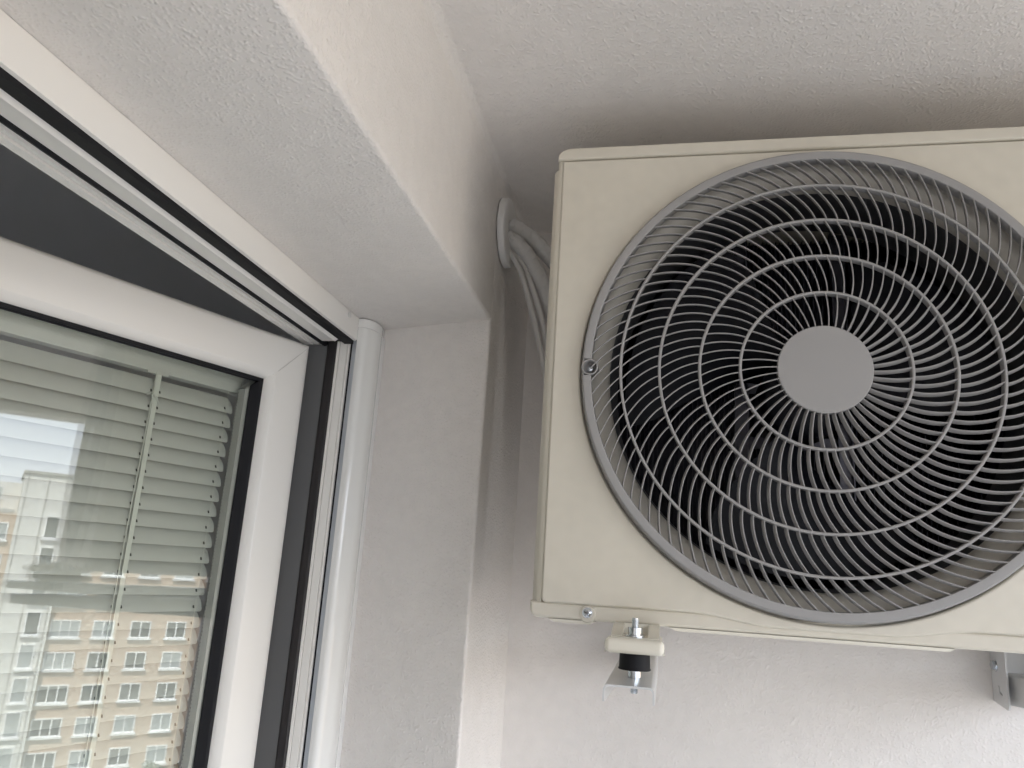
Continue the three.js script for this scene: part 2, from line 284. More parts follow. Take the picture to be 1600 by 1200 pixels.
// ---------------------------------------------------------------- venetian blind on the sash
{
  const b = thing('venetian_blind', 'grey green venetian blind with closed slats behind the sash glass', 'blind', [HX, 0, HZ]);
  b.rotation.y = -R(TH);
  const s0 = 0.0815, s1 = SW - 0.0815, xo = -0.0545;
  mesh('headrail', [rbox(-0.0665, -0.0495, 2.1680, 2.2040, 0.0735, SW - 0.0735, 0.0008, 2)], M.slat, b);
  mesh('headrail_end', [rbox(-0.0670, -0.0490, 2.1672, 2.2045, 0.0722, 0.0733, 0.0004, 2), rbox(-0.0670, -0.0490, 2.1672, 2.2045, SW - 0.0733, SW - 0.0722, 0.0004, 2)], M.slat, b);
  // a crowned slat with rounded ends
  const W = 0.0255, n = 9, pos = [], idx = [], len = s1 - s0, rows = [];
  const ends = (v) => { const w = v + W / 2, r = 0.0032, u = v / (W / 2); return (w < r ? r - Math.sqrt(Math.max(0, r * r - (r - w) * (r - w))) : 0) + (u > -0.3 ? 0.0052 * ((u + 0.3) / 1.3) ** 1.8 : 0); };
  const vs = [-1, -0.97, -0.88, -0.74, -0.5, -0.2, 0.2, 0.5, 0.74, 0.88, 0.97, 1].map((t) => t * W / 2);
  for (const v of vs) { const cr = 0.0018 * (1 - (v / (W / 2)) ** 2), e = ends(v); for (const [s, th] of [[s0 + e, 0], [s1 - e, 0]]) pos.push(cr, v, s); }
  for (let k = 0; k < vs.length - 1; k++) { const a = 2 * k; idx.push(a, a + 1, a + 3, a, a + 3, a + 2); }
  const slatG = new THREE.BufferGeometry(); slatG.setAttribute('position', new THREE.Float32BufferAttribute(pos, 3)); slatG.setIndex(idx); slatG.computeVertexNormals();
  slatG.setAttribute('uv', new THREE.Float32BufferAttribute(new Float32Array(pos.length / 3 * 2), 2));
  // solid: add a back skin 0.3 mm behind
  const back = slatG.clone(); back.translate(-0.0003, 0, 0);
  const slat = merge([slatG, back]);
  const tapes = [0.197, SW - 0.197], wires = [s0 + 0.0125, s1 - 0.0125];
  const slotG = merge([...wires.map((s) => box(0.0013, 0.0019, -0.0088, -0.0052, s - 0.001, s + 0.001)), ...tapes.flatMap((s) => [box(0.0013, 0.0019, -0.0088, -0.0052, s - 0.0068, s - 0.0050), box(0.0013, 0.0019, -0.0088, -0.0052, s + 0.0050, s + 0.0068)])]);
  const pitch = 0.0203;
  let y = 2.1492, k = 0;
  for (; y > SY0 + 0.10; y -= pitch, k++) {
    const m = mesh('slat', slat, M.slat, b); m.position.set(xo + 0.0004 * Math.sin(k * 2.3), y, 0); m.rotation.z = R(25) + R((rnd() - 0.5) * 1.6); m.rotation.x = R((rnd() - 0.5) * 0.06);
    mesh('slot', slotG, M.slot, m);
  }
  const yb = y;
  mesh('bottom_rail', [rbox(xo - 0.011, xo + 0.004, yb - 0.008, yb + 0.004, s0, s1, 0.002)], M.slat, b);
  for (const s of tapes) {
    mesh('ladder_tape', [box(xo + 0.0068, xo + 0.0072, yb, 2.168, s - 0.0032, s + 0.0028)], M.cord, b);
    mesh('lift_cord', [tube([[xo + 0.0082, 2.168, s + 0.0045], [xo + 0.0085, 2.12, s + 0.0052], [xo + 0.0082, 1.9, s + 0.0075], [xo + 0.0082, 1.6, s + 0.0070], [xo + 0.0075, yb, s + 0.006]], 0.0007, 40, 6)], M.cord, b);
    mesh('tape_clip', [rbox(-0.0520, -0.0468, 2.1652, 2.1679, s - 0.012, s + 0.0165, 0.0006, 2)], M.slat, b);
    mesh('cord_knot', [tube([[xo + 0.009, 2.136, s + 0.013], [xo + 0.0105, 2.1405, s + 0.0075], [xo + 0.0102, 2.137, s + 0.003], [xo + 0.0092, 2.1285, s - 0.005]], 0.0007, 20, 6), tube([[xo + 0.010, 2.1415, s + 0.006], [xo + 0.0115, 2.1365, s + 0.0075], [xo + 0.0105, 2.131, s + 0.0055], [xo + 0.010, 2.127, s + 0.0068]], 0.0009, 16, 6)], M.cord, b);
  }
  for (const s of wires) mesh('guide_wire', [tube([[xo + 0.0078, 2.168, s], [xo + 0.0078, 1.6, s], [xo + 0.0075, yb, s]], 0.0003, 6, 5)], M.cord, b);
}

// ---------------------------------------------------------------- outdoor unit of the air conditioner
const FX = 0.4115, FY = 2.1728, ZP = 0.386, ZG = 0.4;
const RR = [0.0473, 0.0845, 0.1263, 0.1686, 0.2101, 0.2420], RIM = 0.2517;
{
  const ac = thing('air_conditioner', 'cream outdoor air conditioning unit with grey swirl fan grille', 'air conditioner', [0, 1.9034, 0]);
  const Y = (y) => y - 1.9034;
  const L = 0.1245, Rt = 0.9085, top = 2.435, bot = 1.9204;
  // front panel: flat plate with a round opening and a dip below the fan, folded edges at the sides
  const sh = new THREE.Shape();
  const dip = (x) => { const t = Math.max(0, 1 - Math.abs(x - FX) / 0.135); return bot - 0.0095 * Math.min(1, 1.6 * t) ** 2 * (3 - 2 * Math.min(1, 1.6 * t)); };
  const rc = 0.006;
  sh.moveTo(L, Y(top)); sh.lineTo(L, Y(bot) + rc); sh.quadraticCurveTo(L, Y(bot), L + rc, Y(bot));
  for (let x = L + 0.02; x < Rt - 0.02; x += 0.008) sh.lineTo(x, Y(dip(x)));
  sh.lineTo(Rt - rc, Y(bot)); sh.quadraticCurveTo(Rt, Y(bot), Rt, Y(bot) + rc); sh.lineTo(Rt, Y(top)); sh.lineTo(L, Y(top));
  const hole = new THREE.Path(); hole.absarc(FX, Y(FY), 0.2553, 0, 2 * Math.PI, true); sh.holes.push(hole);
  const plate = new THREE.ExtrudeGeometry(sh, { depth: 0.003, bevelEnabled: true, bevelThickness: 0.0042, bevelSize: 0.0026, bevelOffset: -0.0026, bevelSegments: 4, curveSegments: 120 });
  plate.translate(0, 0, ZP - 0.0072);
  const fp = mesh('front_panel', [plate], M.cream, ac);
  const fold = (x, s) => sweep([[x, ZP - 0.0028], [x - s * 0.0025, ZP - 0.0034], [x - s * 0.0085, ZP - 0.0095], [x - s * 0.0112, ZP - 0.0145], [x - s * 0.0122, ZP - 0.021], [x - s * 0.0122, ZP - 0.06], [x - s * 0.0102, ZP - 0.06], [x, ZP - 0.0066]], Y(1.9205), Y(2.426), alongY, 50);
  const upper = (x, s) => sweep([[x, ZP - 0.0030], [x - s * 0.0025, ZP - 0.0036], [x - s * 0.0055, ZP - 0.0066], [x - s * 0.0062, ZP - 0.012], [x - s * 0.0062, ZP - 0.06], [x, ZP - 0.06]], Y(2.4262), Y(2.4360), alongY, 50);
  mesh('side_fold', [fold(L, 1), upper(L, 1)], M.cream, fp); mesh('side_fold', [fold(Rt, -1), upper(Rt, -1)], M.cream, fp);
  // lid with rounded corners
  const lid = new THREE.Shape(), lw = 0.1182, rw = 0.9148, ly0 = Y(2.4362), ly1 = Y(2.4525), lr = 0.0135, lq = 0.020;
  lid.moveTo(lw, ly0); lid.lineTo(rw, ly0); lid.lineTo(rw, ly1 - lr); lid.quadraticCurveTo(rw, ly1, rw - lq, ly1); lid.lineTo(lw + lq, ly1); lid.quadraticCurveTo(lw, ly1, lw, ly1 - lr); lid.lineTo(lw, ly0);
  const lidG = new THREE.ExtrudeGeometry(lid, { depth: 0.260, bevelEnabled: true, bevelThickness: 0.004, bevelSize: 0.003, bevelOffset: -0.003, bevelSegments: 3, curveSegments: 10 });
  lidG.translate(0, 0, 0.1222);
  mesh('lid', [lidG], M.cream, ac);
  // casing: thin sides, back and floor
  mesh('casing', [box(0.1135, 0.1150, Y(1.9216), Y(2.4365), 0.122, 0.3345), box(0.9180, 0.9195, Y(1.9216), Y(2.4365), 0.122, 0.3345), box(0.115, 0.918, Y(1.9216), Y(2.436), 0.1205, 0.122)], M.cream, ac);
  // base tray with a turned rim and two drip flanges
  const ts = new THREE.Shape(), tx0 = 0.1122, tx1 = 0.9208, tb = Y(1.9046), tt = Y(1.9215), tq = 0.0105;
  ts.moveTo(tx0, tt); ts.lineTo(tx0, tb + tq); ts.quadraticCurveTo(tx0, tb, tx0 + tq, tb); ts.lineTo(tx1 - tq, tb); ts.quadraticCurveTo(tx1, tb, tx1, tb + tq); ts.lineTo(tx1, tt); ts.lineTo(tx0, tt);
  const tg = new THREE.ExtrudeGeometry(ts, { depth: 0.256, bevelEnabled: true, bevelThickness: 0.0042, bevelSize: 0.0036, bevelOffset: -0.0036, bevelSegments: 4, curveSegments: 10 });
  tg.translate(0, 0, ZP - 0.0086 - 0.256);
  const tray = mesh('base_tray', [tg], M.cream, ac);
  for (const [a, c] of [[0.132, 0.182], [0.256, 0.522]]) mesh('drip_flange', [sweep([[a, Y(1.9044)], [a + 0.008, Y(1.9012)], [c - 0.006, Y(1.9012)], [c, Y(1.9044)]], ZP - 0.020, ZP - 0.006, alongZ)], M.creamGloss, tray);
  mesh('screw_tab', [cyl(0.0078, 0.0092, 0.002, 28).rotateX(Math.PI / 2).translate(0.1735, Y(1.9118), ZP - 0.0044)], M.cream, tray);
  const screw = (x, y, z, r, p) => {
    const g = new THREE.LatheGeometry([[0, 0.0022], [r * 0.45, 0.0021], [r * 0.8, 0.0014], [r, 0.0004], [r, -0.001]].map(([a, b]) => new THREE.Vector2(a, b)), 24).rotateX(Math.PI / 2).translate(x, Y(y), z);
    const m = mesh('screw', [g], M.zinc, p);
    mesh('cross_slot', [box(x - r * 0.5, x + r * 0.5, Y(y) - r * 0.11, Y(y) + r * 0.11, z + 0.0019, z + 0.00245), box(x - r * 0.11, x + r * 0.11, Y(y) - r * 0.5, Y(y) + r * 0.5, z + 0.0019, z + 0.0025)], M.slot, m);
    mesh('washer', [cyl(r * 1.16, r * 1.16, 0.0012, 24).rotateX(Math.PI / 2).translate(x, Y(y), z - 0.0006)], M.zinc, m);
  };
  screw(0.1735, 1.9128, ZP - 0.0024, 0.0046, ac); screw(0.66, 1.9128, ZP - 0.0032, 0.0046, ac);
  // intake bell mouth behind the grille
  const lathe = (pts, n = 128) => new THREE.LatheGeometry(pts.map(([r, z]) => new THREE.Vector2(r, z)), n).rotateX(Math.PI / 2).translate(FX, Y(FY), 0);
  const bellPts = [[0.2640, 0.3780], [0.2500, 0.3780], [0.2490, 0.3745], ...arc(0.2480, 0.3515, 0.0225, 88, 180, 10).map(([r, z]) => [r - 0.0005, z])];
  mesh('bell_mouth', [lathe(bellPts)], M.bellmouth, ac);
  mesh('shroud_ring', [lathe([[0.2249, 0.3510], [0.2236, 0.3490], [0.2225, 0.340], [0.2215, 0.315], [0.2210, 0.290], [0.2210, 0.262], [0.2216, 0.262], [0.2226, 0.315]])], M.shroud, ac);
  mesh('inner_bulkhead', [(() => { const q = new THREE.Shape(); q.moveTo(0.116, Y(1.915)); q.lineTo(0.917, Y(1.915)); q.lineTo(0.917, Y(2.434)); q.lineTo(0.116, Y(2.434)); const h = new THREE.Path(); h.absarc(FX, Y(FY), 0.2232, 0, 2 * Math.PI, true); q.holes.push(h); return new THREE.ShapeGeometry(q, 64).translate(0, 0, 0.3238); })()], M.coil, ac);
  // fan rotor: three broad twisted blades
  const fan = new THREE.Group(); fan.name = 'fan'; fan.position.set(FX, Y(FY), 0.262); ac.add(fan);
  mesh('fan_hub', [new THREE.LatheGeometry([[0, 0.034], [0.030, 0.034], [0.046, 0.028], [0.052, 0.015], [0.052, -0.03], [0.0, -0.03]].map(([r, z]) => new THREE.Vector2(r, z)), 40).rotateX(Math.PI / 2)], M.fan, fan);
  for (let k = 0; k < 3; k++) {
    const pos = [], id = [], nu = 10, nv = 14;
    for (let i = 0; i <= nu; i++) for (let j = 0; j <= nv; j++) {
      const r = 0.048 + (0.212 - 0.048) * i / nu, w = R(30 + 44 * Math.sin(i / nu * 1.9)), a = R(120 * k + 128) + (j / nv - 0.35) * w + 0.25 * i / nu, z = (j / nv - 0.5) * -0.062 + 0.012 * Math.sin(j / nv * 3.14);
      pos.push(r * Math.cos(a), r * Math.sin(a), z);
    }
    for (let i = 0; i < nu; i++) for (let j = 0; j < nv; j++) { const a = i * (nv + 1) + j; id.push(a, a + 1, a + nv + 2, a, a + nv + 2, a + nv + 1); }
    const g = new THREE.BufferGeometry(); g.setAttribute('position', new THREE.Float32BufferAttribute(pos, 3)); g.setIndex(id); g.computeVertexNormals(); g.setAttribute('uv', new THREE.Float32BufferAttribute(new Float32Array(pos.length / 3 * 2), 2));
    const g2 = g.clone(); g2.translate(0, 0, -0.0025);
    mesh('blade', [g, g2], M.fan, fan);
  }
  mesh('motor', [cyl(0.046, 0.046, 0.06, 40).rotateX(Math.PI / 2).translate(FX, Y(FY), 0.195)], M.motor, ac);
  for (const x of [0.350, 0.478]) mesh('motor_bracket', [box(x - 0.009, x + 0.009, Y(1.9216), Y(2.43), 0.1655, 0.1675), box(x - 0.009, x - 0.0075, Y(1.9216), Y(2.43), 0.1675, 0.178), box(x + 0.0075, x + 0.009, Y(1.9216), Y(2.43), 0.1675, 0.178)], M.motor, ac);
  for (const y of [2.135, 2.21]) mesh('motor_strap', [box(0.3415, 0.4865, Y(y) - 0.008, Y(y) + 0.008, 0.1640, 0.1653)], M.motor, ac);
  const fins = []; for (let x = 0.125; x < 0.70; x += 0.006) fins.push(box(x, x + 0.0012, Y(1.9216), Y(2.43), 0.136, 0.150));
  mesh('coil', [...fins, box(0.122, 0.905, Y(1.9216), Y(2.432), 0.124, 0.1355)], M.coil, ac);

  // fan grille
  const gr = new THREE.Group(); gr.name = 'fan_grille'; gr.position.set(FX, Y(FY), 0); ac.add(gr);
  const gl = (pts, n = 180) => new THREE.LatheGeometry(pts.map(([r, z]) => new THREE.Vector2(r, z)), n).rotateX(Math.PI / 2);
  const rimPart = (pts, a0, a1) => new THREE.LatheGeometry(pts.map(([r, z]) => new THREE.Vector2(r, z)), Math.ceil((a1 - a0) / 2), R(a0), R(a1 - a0)).rotateX(Math.PI / 2);
  // the lathe starts at the bottom of the circle once it is turned to face forward: cups sit at 90 and 270 degrees from there
  const skirt = [[0.2500, ZG - 0.0003], [0.2514, ZG - 0.0008], [0.2521, ZG - 0.0022], [0.2524, ZG - 0.0070], [0.2530, ZG - 0.0080], [0.2534, ZG - 0.0120], [0.2536, ZG - 0.0200], [0.2500, ZG - 0.0200]];
  const front = [[0.2500, ZG - 0.0200], [0.2440, ZG - 0.0139], [0.2420, ZG - 0.0125], [0.2420, ZG - 0.0012], [0.2428, ZG - 0.0002], [0.2500, ZG - 0.0003]];
  mesh('rim', [rimPart(skirt, 0, 360), rimPart(front, -87.8, 87.8), rimPart(front, 92.2, 267.8)], M.grille, gr);
  for (let k = 1; k < 5; k++) { const r = RR[k], w = 0.00155, d = 0.0085; mesh('ring', [gl([[r - w, ZG - d], [r - w, ZG - 0.0009], [r - w * 0.5, ZG], [r + w * 0.5, ZG], [r + w, ZG - 0.0009], [r + w, ZG - d], [r - w, ZG - d]], 150)], M.grille, gr); }
  mesh('hub_cap', [gl([[0, ZG + 0.0002], [RR[0] - 0.0015, ZG + 0.0002], [RR[0] - 0.0004, ZG - 0.0004], [RR[0], ZG - 0.0016], [RR[0], ZG - 0.0085], [0, ZG - 0.0085]], 80)], M.grille, gr);
  const counts = [46, 67, 86, 94, 100], first = [83.84, 75.6, 76.91, 83.48, 78.58], turn = [4.2, 6.5, 7.4, 8.5, 8.0], bend = [1.55, 1.5, 1.4, 1.3, 1.15];
  const spokeG = (k) => {
    const r0 = RR[k] - 0.0004, r1 = RR[k + 1] + 0.0004, n = 9, w = 0.00064, w2 = 0.00064, deep = 0.0074, lean = 0.0016, rings = [];
    for (let i = 0; i <= n; i++) {
      const t = i / n, e = 1e-3, at = (u) => { const rr = r0 + (r1 - r0) * u, a = R(turn[k]) * Math.pow(Math.max(u, 0), bend[k]); return [rr * Math.cos(a), rr * Math.sin(a)]; };
      const p = at(t), q0 = at(Math.max(0, t - e)), q1 = at(t + e), dx = q1[0] - q0[0], dy = q1[1] - q0[1], l = Math.hypot(dx, dy), nx = -dy / l, ny = dx / l;
      const rr = Math.hypot(p[0], p[1]), bx = p[0] + p[1] / rr * lean, by = p[1] - p[0] / rr * lean; // the ribs lean: their back edge lies further clockwise
      rings.push([[bx + nx * w2, by + ny * w2, ZG - deep], [p[0] + nx * w, p[1] + ny * w, ZG - 0.0008], [p[0] + nx * w * 0.4, p[1] + ny * w * 0.4, ZG - 0.0003], [p[0] - nx * w * 0.4, p[1] - ny * w * 0.4, ZG - 0.0003], [p[0] - nx * w, p[1] - ny * w, ZG - 0.0008], [bx - nx * w2, by - ny * w2, ZG - deep]]);
    }
    const pos = []; for (let i = 0; i < n; i++) for (let j = 0; j < 6; j++) { const m = (j + 1) % 6, A = rings[i][j], B = rings[i + 1][j], D = rings[i][m], E = rings[i + 1][m]; pos.push(...A, ...E, ...B, ...A, ...D, ...E); }
    const g = new THREE.BufferGeometry(); g.setAttribute('position', new THREE.Float32BufferAttribute(pos, 3)); g.computeVertexNormals(); g.setAttribute('uv', new THREE.Float32BufferAttribute(new Float32Array(pos.length / 3 * 2), 2));
    return toCreasedNormals(g, R(30));
  };
  const cand = [], geos = counts.map((_, k) => spokeG(k));
  counts.forEach((n, k) => { for (let i = 0; i < n; i++) { const a = first[k] + 360 / n * i, rm = (RR[k] + RR[k + 1]) / 2, x = rm * Math.cos(R(a + 4)); cand.push({ k, a, x, seen: x < 0.205 }); } });
  cand.sort((p, q) => p.x - q.x);
  const rest = []; let built = 0;
  for (const c of cand) {
    if (built < 300) { const m = mesh('spoke', geos[c.k], M.grille, gr); m.rotation.z = R(c.a); built++; } else rest.push(geos[c.k].clone().rotateZ(R(c.a)));
  }
  if (rest.length) { const m = mesh('spokes_at_the_edge', rest, M.grille, gr); m.userData.kind = 'stuff'; }
  // screw cups in the rim
  for (const [a, r] of [[180, 0.2438], [0, 0.2438]]) {
    const cx = r * Math.cos(R(a)), cy = r * Math.sin(R(a));
    const cup = new THREE.LatheGeometry([[0.0094, -0.0135], [0.0094, -0.0008], [0.0089, -0.0001], [0.0080, -0.0001], [0.0076, -0.0008], [0.0074, -0.0105], [0, -0.0108]].map(([x, z]) => new THREE.Vector2(x, z)), 32).rotateX(Math.PI / 2).translate(cx, cy, ZG);
    mesh('screw_cup', [cup], M.grille, gr);
    const m = mesh('cup_screw', [new THREE.LatheGeometry([[0, 0.0026], [0.0022, 0.0024], [0.0040, 0.0012], [0.0042, 0]].map(([x, z]) => new THREE.Vector2(x, z)), 20).rotateX(Math.PI / 2).translate(cx, cy, ZG - 0.0107)], M.zinc, gr);
  }
  // feet: pressed plates that stick out in front of the tray
  for (const x of [0.2242, 0.7242]) {
    const w0 = 0.0245, w1 = 0.0282, y1 = Y(1.8960), yb = Y(1.8815);
    const sec = [[-w1, yb], [-w1 + 0.0015, yb], [-w0 + 0.001, y1 - 0.0035], [-w0 + 0.004, y1 - 0.0012], [w0 - 0.004, y1 - 0.0012], [w0 - 0.001, y1 - 0.0035], [w1 - 0.0015, yb], [w1, yb], [w0 + 0.0005, y1 - 0.002], [w0 - 0.003, y1], [-w0 + 0.003, y1], [-w0 - 0.0005, y1 - 0.002]];
    const f = mesh('foot', [sweep(sec, 0.372, 0.4425, (a, b, t) => [x + a, b, t], 50), rbox(x - w1 + 0.0005, x + w1 - 0.0005, yb, y1 - 0.0004, 0.4290, 0.4498, 0.0052, 4)], M.creamGloss, ac);
    mesh('foot_web', [box(x - 0.0125, x + 0.0125, y1 - 0.001, Y(1.9060), 0.384, 0.3875)], M.creamGloss, f);
    for (const s of [-1, 1]) mesh('foot_rib', [sweep([[0.372, y1 - 0.001], [0.372, Y(1.9062)], [0.385, Y(1.9058)], [0.402, y1 + 0.0062], [0.420, y1 + 0.0022], [0.434, y1 - 0.001]], x + s * 0.0175 - 0.0055, x + s * 0.0175 + 0.0055, (a, b, t) => [t, b, a], 50)], M.creamGloss, f);
  }
  // service valves and cover on the right-hand side
  mesh('valve_cover', [rbox(0.9195, 0.956, Y(1.955), Y(2.16), 0.135, 0.28, 0.008)], M.cream, ac);
}
// ---------------------------------------------------------------- rubber mounts and wall brackets
const hex = (r, h) => new THREE.CylinderGeometry(r, r, h, 6);
for (const [x, where] of [[0.2242, 'under the near foot'], [0.7242, 'under the far foot']]) {
  const m = thing('rubber_mount', `black rubber vibration mount with zinc bolt ${x < 0.5 ? 'under the left foot of the unit' : 'under the right foot of the unit'}`, 'rubber mount', [x, 1.8585, 0.425], 'vibration mounts under the air conditioner');
  mesh('rubber_block', [new THREE.LatheGeometry([[0, 0.0075], [0.0152, 0.0075], [0.0156, 0.0085], [0.0148, 0.0095], [0.0144, 0.0215], [0.0140, 0.0229], [0, 0.0229]].map(([r, y]) => new THREE.Vector2(r, y)), 40)], M.rubber, m);
  mesh('nut', [hex(0.0068, 0.0072).translate(0, 0.00375, 0.001)], M.zinc, m);
  const threads = []; for (let y = 0.0378; y < 0.0535; y += 0.00125) threads.push(new THREE.TorusGeometry(0.0031, 0.00055, 6, 18).rotateX(Math.PI / 2).translate(0, y, 0));
  for (let y = -0.0125; y < -0.0025; y += 0.00125) threads.push(new THREE.TorusGeometry(0.0031, 0.00055, 6, 18).rotateX(Math.PI / 2).translate(0, y, 0));
  mesh('bolt', [cyl(0.0031, 0.0031, 0.0685, 18).translate(0, 0.0205, 0), ...threads], M.zinc, m);
  mesh('washer', [cyl(0.0092, 0.0092, 0.0012, 28).translate(0, 0.0383, 0)], M.zinc, m);
  const nu = mesh('nut', [hex(0.0072, 0.0070).rotateY(0.3).translate(0, 0.0425, 0)], M.zinc, m);
}
function bracket(x, label, wide) {
  const b = thing('wall_bracket', label, 'bracket', [x, 1.8585, 0], 'steel brackets under the air conditioner');
  // arm: a channel open below whose flanges grow towards the wall
  const outer = (w, h, t) => { const o = [], r = 0.0055; o.push([-w, -h]); o.push([-w, -r]); o.push(...arc(-w + r, -r, r, 180, 90, 5).slice(1)); o.push(...arc(w - r, -r, r, 90, 0, 5)); o.push([w, -h]); o.push([w - t, -h]); o.push(...arc(w - r, -r, r - t, 0, 90, 5)); o.push(...arc(-w + r, -r, r - t, 90, 180, 5)); o.push([-w + t, -h]); return o; };
  const A = outer(0.0226, 0.0145, 0.0018), B = outer(0.0226, 0.040, 0.0018), pos = [], n = A.length, zA = 0.485, zB = 0.012;
  for (let k = 0; k < n; k++) { const j = (k + 1) % n, a0 = [...A[k], zA], a1 = [...A[j], zA], b0 = [...B[k], zB], b1 = [...B[j], zB]; pos.push(...a0, ...a1, ...b1, ...a0, ...b1, ...b0); }
  for (const [q, z, fl] of [[A, zA, 1], [B, zB, -1]]) for (const [i, j, k] of THREE.ShapeUtils.triangulateShape(q.map(([u, v]) => new THREE.Vector2(u, v)), [])) { const t = [i, fl > 0 ? j : k, fl > 0 ? k : j]; for (const s of t) pos.push(...q[s], z); }
  const g = new THREE.BufferGeometry(); g.setAttribute('position', new THREE.Float32BufferAttribute(pos, 3)); g.computeVertexNormals(); g.setAttribute('uv', new THREE.Float32BufferAttribute(new Float32Array(pos.length / 3 * 2), 2));
  mesh('arm', toCreasedNormals(g, R(30)), M.whiteSteel, b);
  // upright channel on the wall; its flanges have slots and a bolt
  const flange = (s) => {
    const sh = new THREE.Shape(); sh.moveTo(0.001, -0.038); sh.lineTo(0.042, -0.0438); sh.quadraticCurveTo(0.047, -0.0445, 0.047, -0.039); sh.lineTo(0.047, 0.40); sh.lineTo(0.001, 0.40); sh.lineTo(0.001, -0.038);
    const h = new THREE.Path(); h.moveTo(0.020, -0.016); h.lineTo(0.0235, -0.016); h.lineTo(0.0245, -0.0235); h.lineTo(0.032, -0.0255); h.lineTo(0.032, -0.0285); h.lineTo(0.0215, -0.0265); h.lineTo(0.020, -0.016); sh.holes.push(h);
    const e = new THREE.ExtrudeGeometry(sh, { depth: 0.0018, bevelEnabled: true, bevelThickness: 0.0004, bevelSize: 0.0004, bevelSegments: 1 });
    e.rotateY(-Math.PI / 2); e.translate(s * 0.0305 + 0.0009, 0, 0); return e;
  };
  mesh('upright', wide ? [flange(-1), flange(1), box(-0.0286, 0.0286, -0.037, 0.40, 0.0006, 0.0022)] : [box(-0.0190, 0.0190, 0.0, 0.40, 0.0006, 0.0115)], M.whiteSteel, b);
  if (wide) mesh('bolt_head', [hex(0.0062, 0.005).rotateZ(Math.PI / 2).translate(-0.0339, 0.0085, 0.016), cyl(0.0078, 0.0078, 0.0012, 24).rotateZ(Math.PI / 2).translate(-0.0318, 0.0085, 0.016)], M.zinc, b);
  return b;
}
bracket(0.2215, 'white steel wall bracket arm carrying the left foot of the unit', false);
bracket(0.7215, 'white steel wall bracket at the right edge of the picture', true);

// ---------------------------------------------------------------- pipes through the wall
{
  const e = thing('wall_rosette', 'round white plastic wall rosette where the pipes enter', 'rosette', [0, 2.4565, 0.1475]);
  mesh('disc', [new THREE.LatheGeometry([[0.020, 0.0125], [0.034, 0.0135], [0.0480, 0.0130], [0.0520, 0.0118], [0.0535, 0.0098], [0.0540, 0.0022], [0.0525, 0.0020], [0.0505, 0.0002], [0.020, 0.0002], [0.020, 0.0125]].map(([r, y]) => new THREE.Vector2(r, y)), 64).rotateZ(-Math.PI / 2)], M.plastic, e);
  mesh('sealing_plug', [cyl(0.0205, 0.0205, 0.006, 40).rotateZ(Math.PI / 2).translate(0.0035, 0, 0)], M.plastic, e);
}
const pipe = (label, pts, r, mat, wrap) => {
  const t = thing(r > 0.008 ? 'insulated_pipe' : 'cable', label, r > 0.008 ? 'pipe' : 'cable', [0, 0, 0]);
  const cv = new THREE.CatmullRomCurve3(pts.map((p) => V(...p)));
  mesh(r > 0.008 ? 'sleeve' : 'sheath', [new THREE.TubeGeometry(cv, 60, r, 16)], mat, t);
  if (wrap) { // overlapping turns of white tape
    const turns = 85, q = [], fr = cv.computeFrenetFrames(1200);
    for (let i = 0; i <= 1200; i++) { const u = i / 1200, p = cv.getPointAt(u), a = u * turns * 6.2832; q.push(p.add(fr.normals[i].clone().multiplyScalar(Math.cos(a) * r)).add(fr.binormals[i].clone().multiplyScalar(Math.sin(a) * r))); }
    mesh('tape_edge', [new THREE.TubeGeometry(new THREE.CatmullRomCurve3(q), 1800, 0.0007, 5)], mat, t);
  }
};
pipe('upper tape wrapped refrigerant pipe between the rosette and the unit', [[0.004, 2.474, 0.140], [0.03, 2.466, 0.128], [0.075, 2.428, 0.095], [0.12, 2.38, 0.062], [0.20, 2.31, 0.045], [0.5, 2.15, 0.044], [0.88, 2.06, 0.05], [0.95, 2.04, 0.08], [0.955, 2.05, 0.14]], 0.0125, M.wrap, true);
pipe('lower tape wrapped refrigerant pipe between the rosette and the unit', [[0.004, 2.450, 0.150], [0.028, 2.437, 0.135], [0.060, 2.385, 0.100], [0.085, 2.31, 0.064], [0.12, 2.2, 0.046], [0.30, 2.08, 0.046], [0.80, 2.0, 0.046], [0.94, 1.985, 0.08], [0.945, 2.0, 0.14]], 0.0125, M.wrap, true);
pipe('outer grey cable hanging below the wrapped pipes', [[0.004, 2.436, 0.142], [0.026, 2.418, 0.128], [0.052, 2.355, 0.104], [0.075, 2.26, 0.07], [0.11, 2.12, 0.05], [0.30, 2.02, 0.026], [0.88, 1.98, 0.026], [0.94, 1.975, 0.08], [0.94, 1.99, 0.14]], 0.0048, M.cable);
pipe('inner grey cable hanging closest to the window wall', [[0.004, 2.432, 0.152], [0.022, 2.412, 0.140], [0.044, 2.345, 0.112], [0.066, 2.25, 0.08], [0.10, 2.10, 0.058], [0.30, 1.99, 0.0145], [0.88, 1.955, 0.0145], [0.935, 1.965, 0.08], [0.935, 1.98, 0.14]], 0.0044, M.cable);

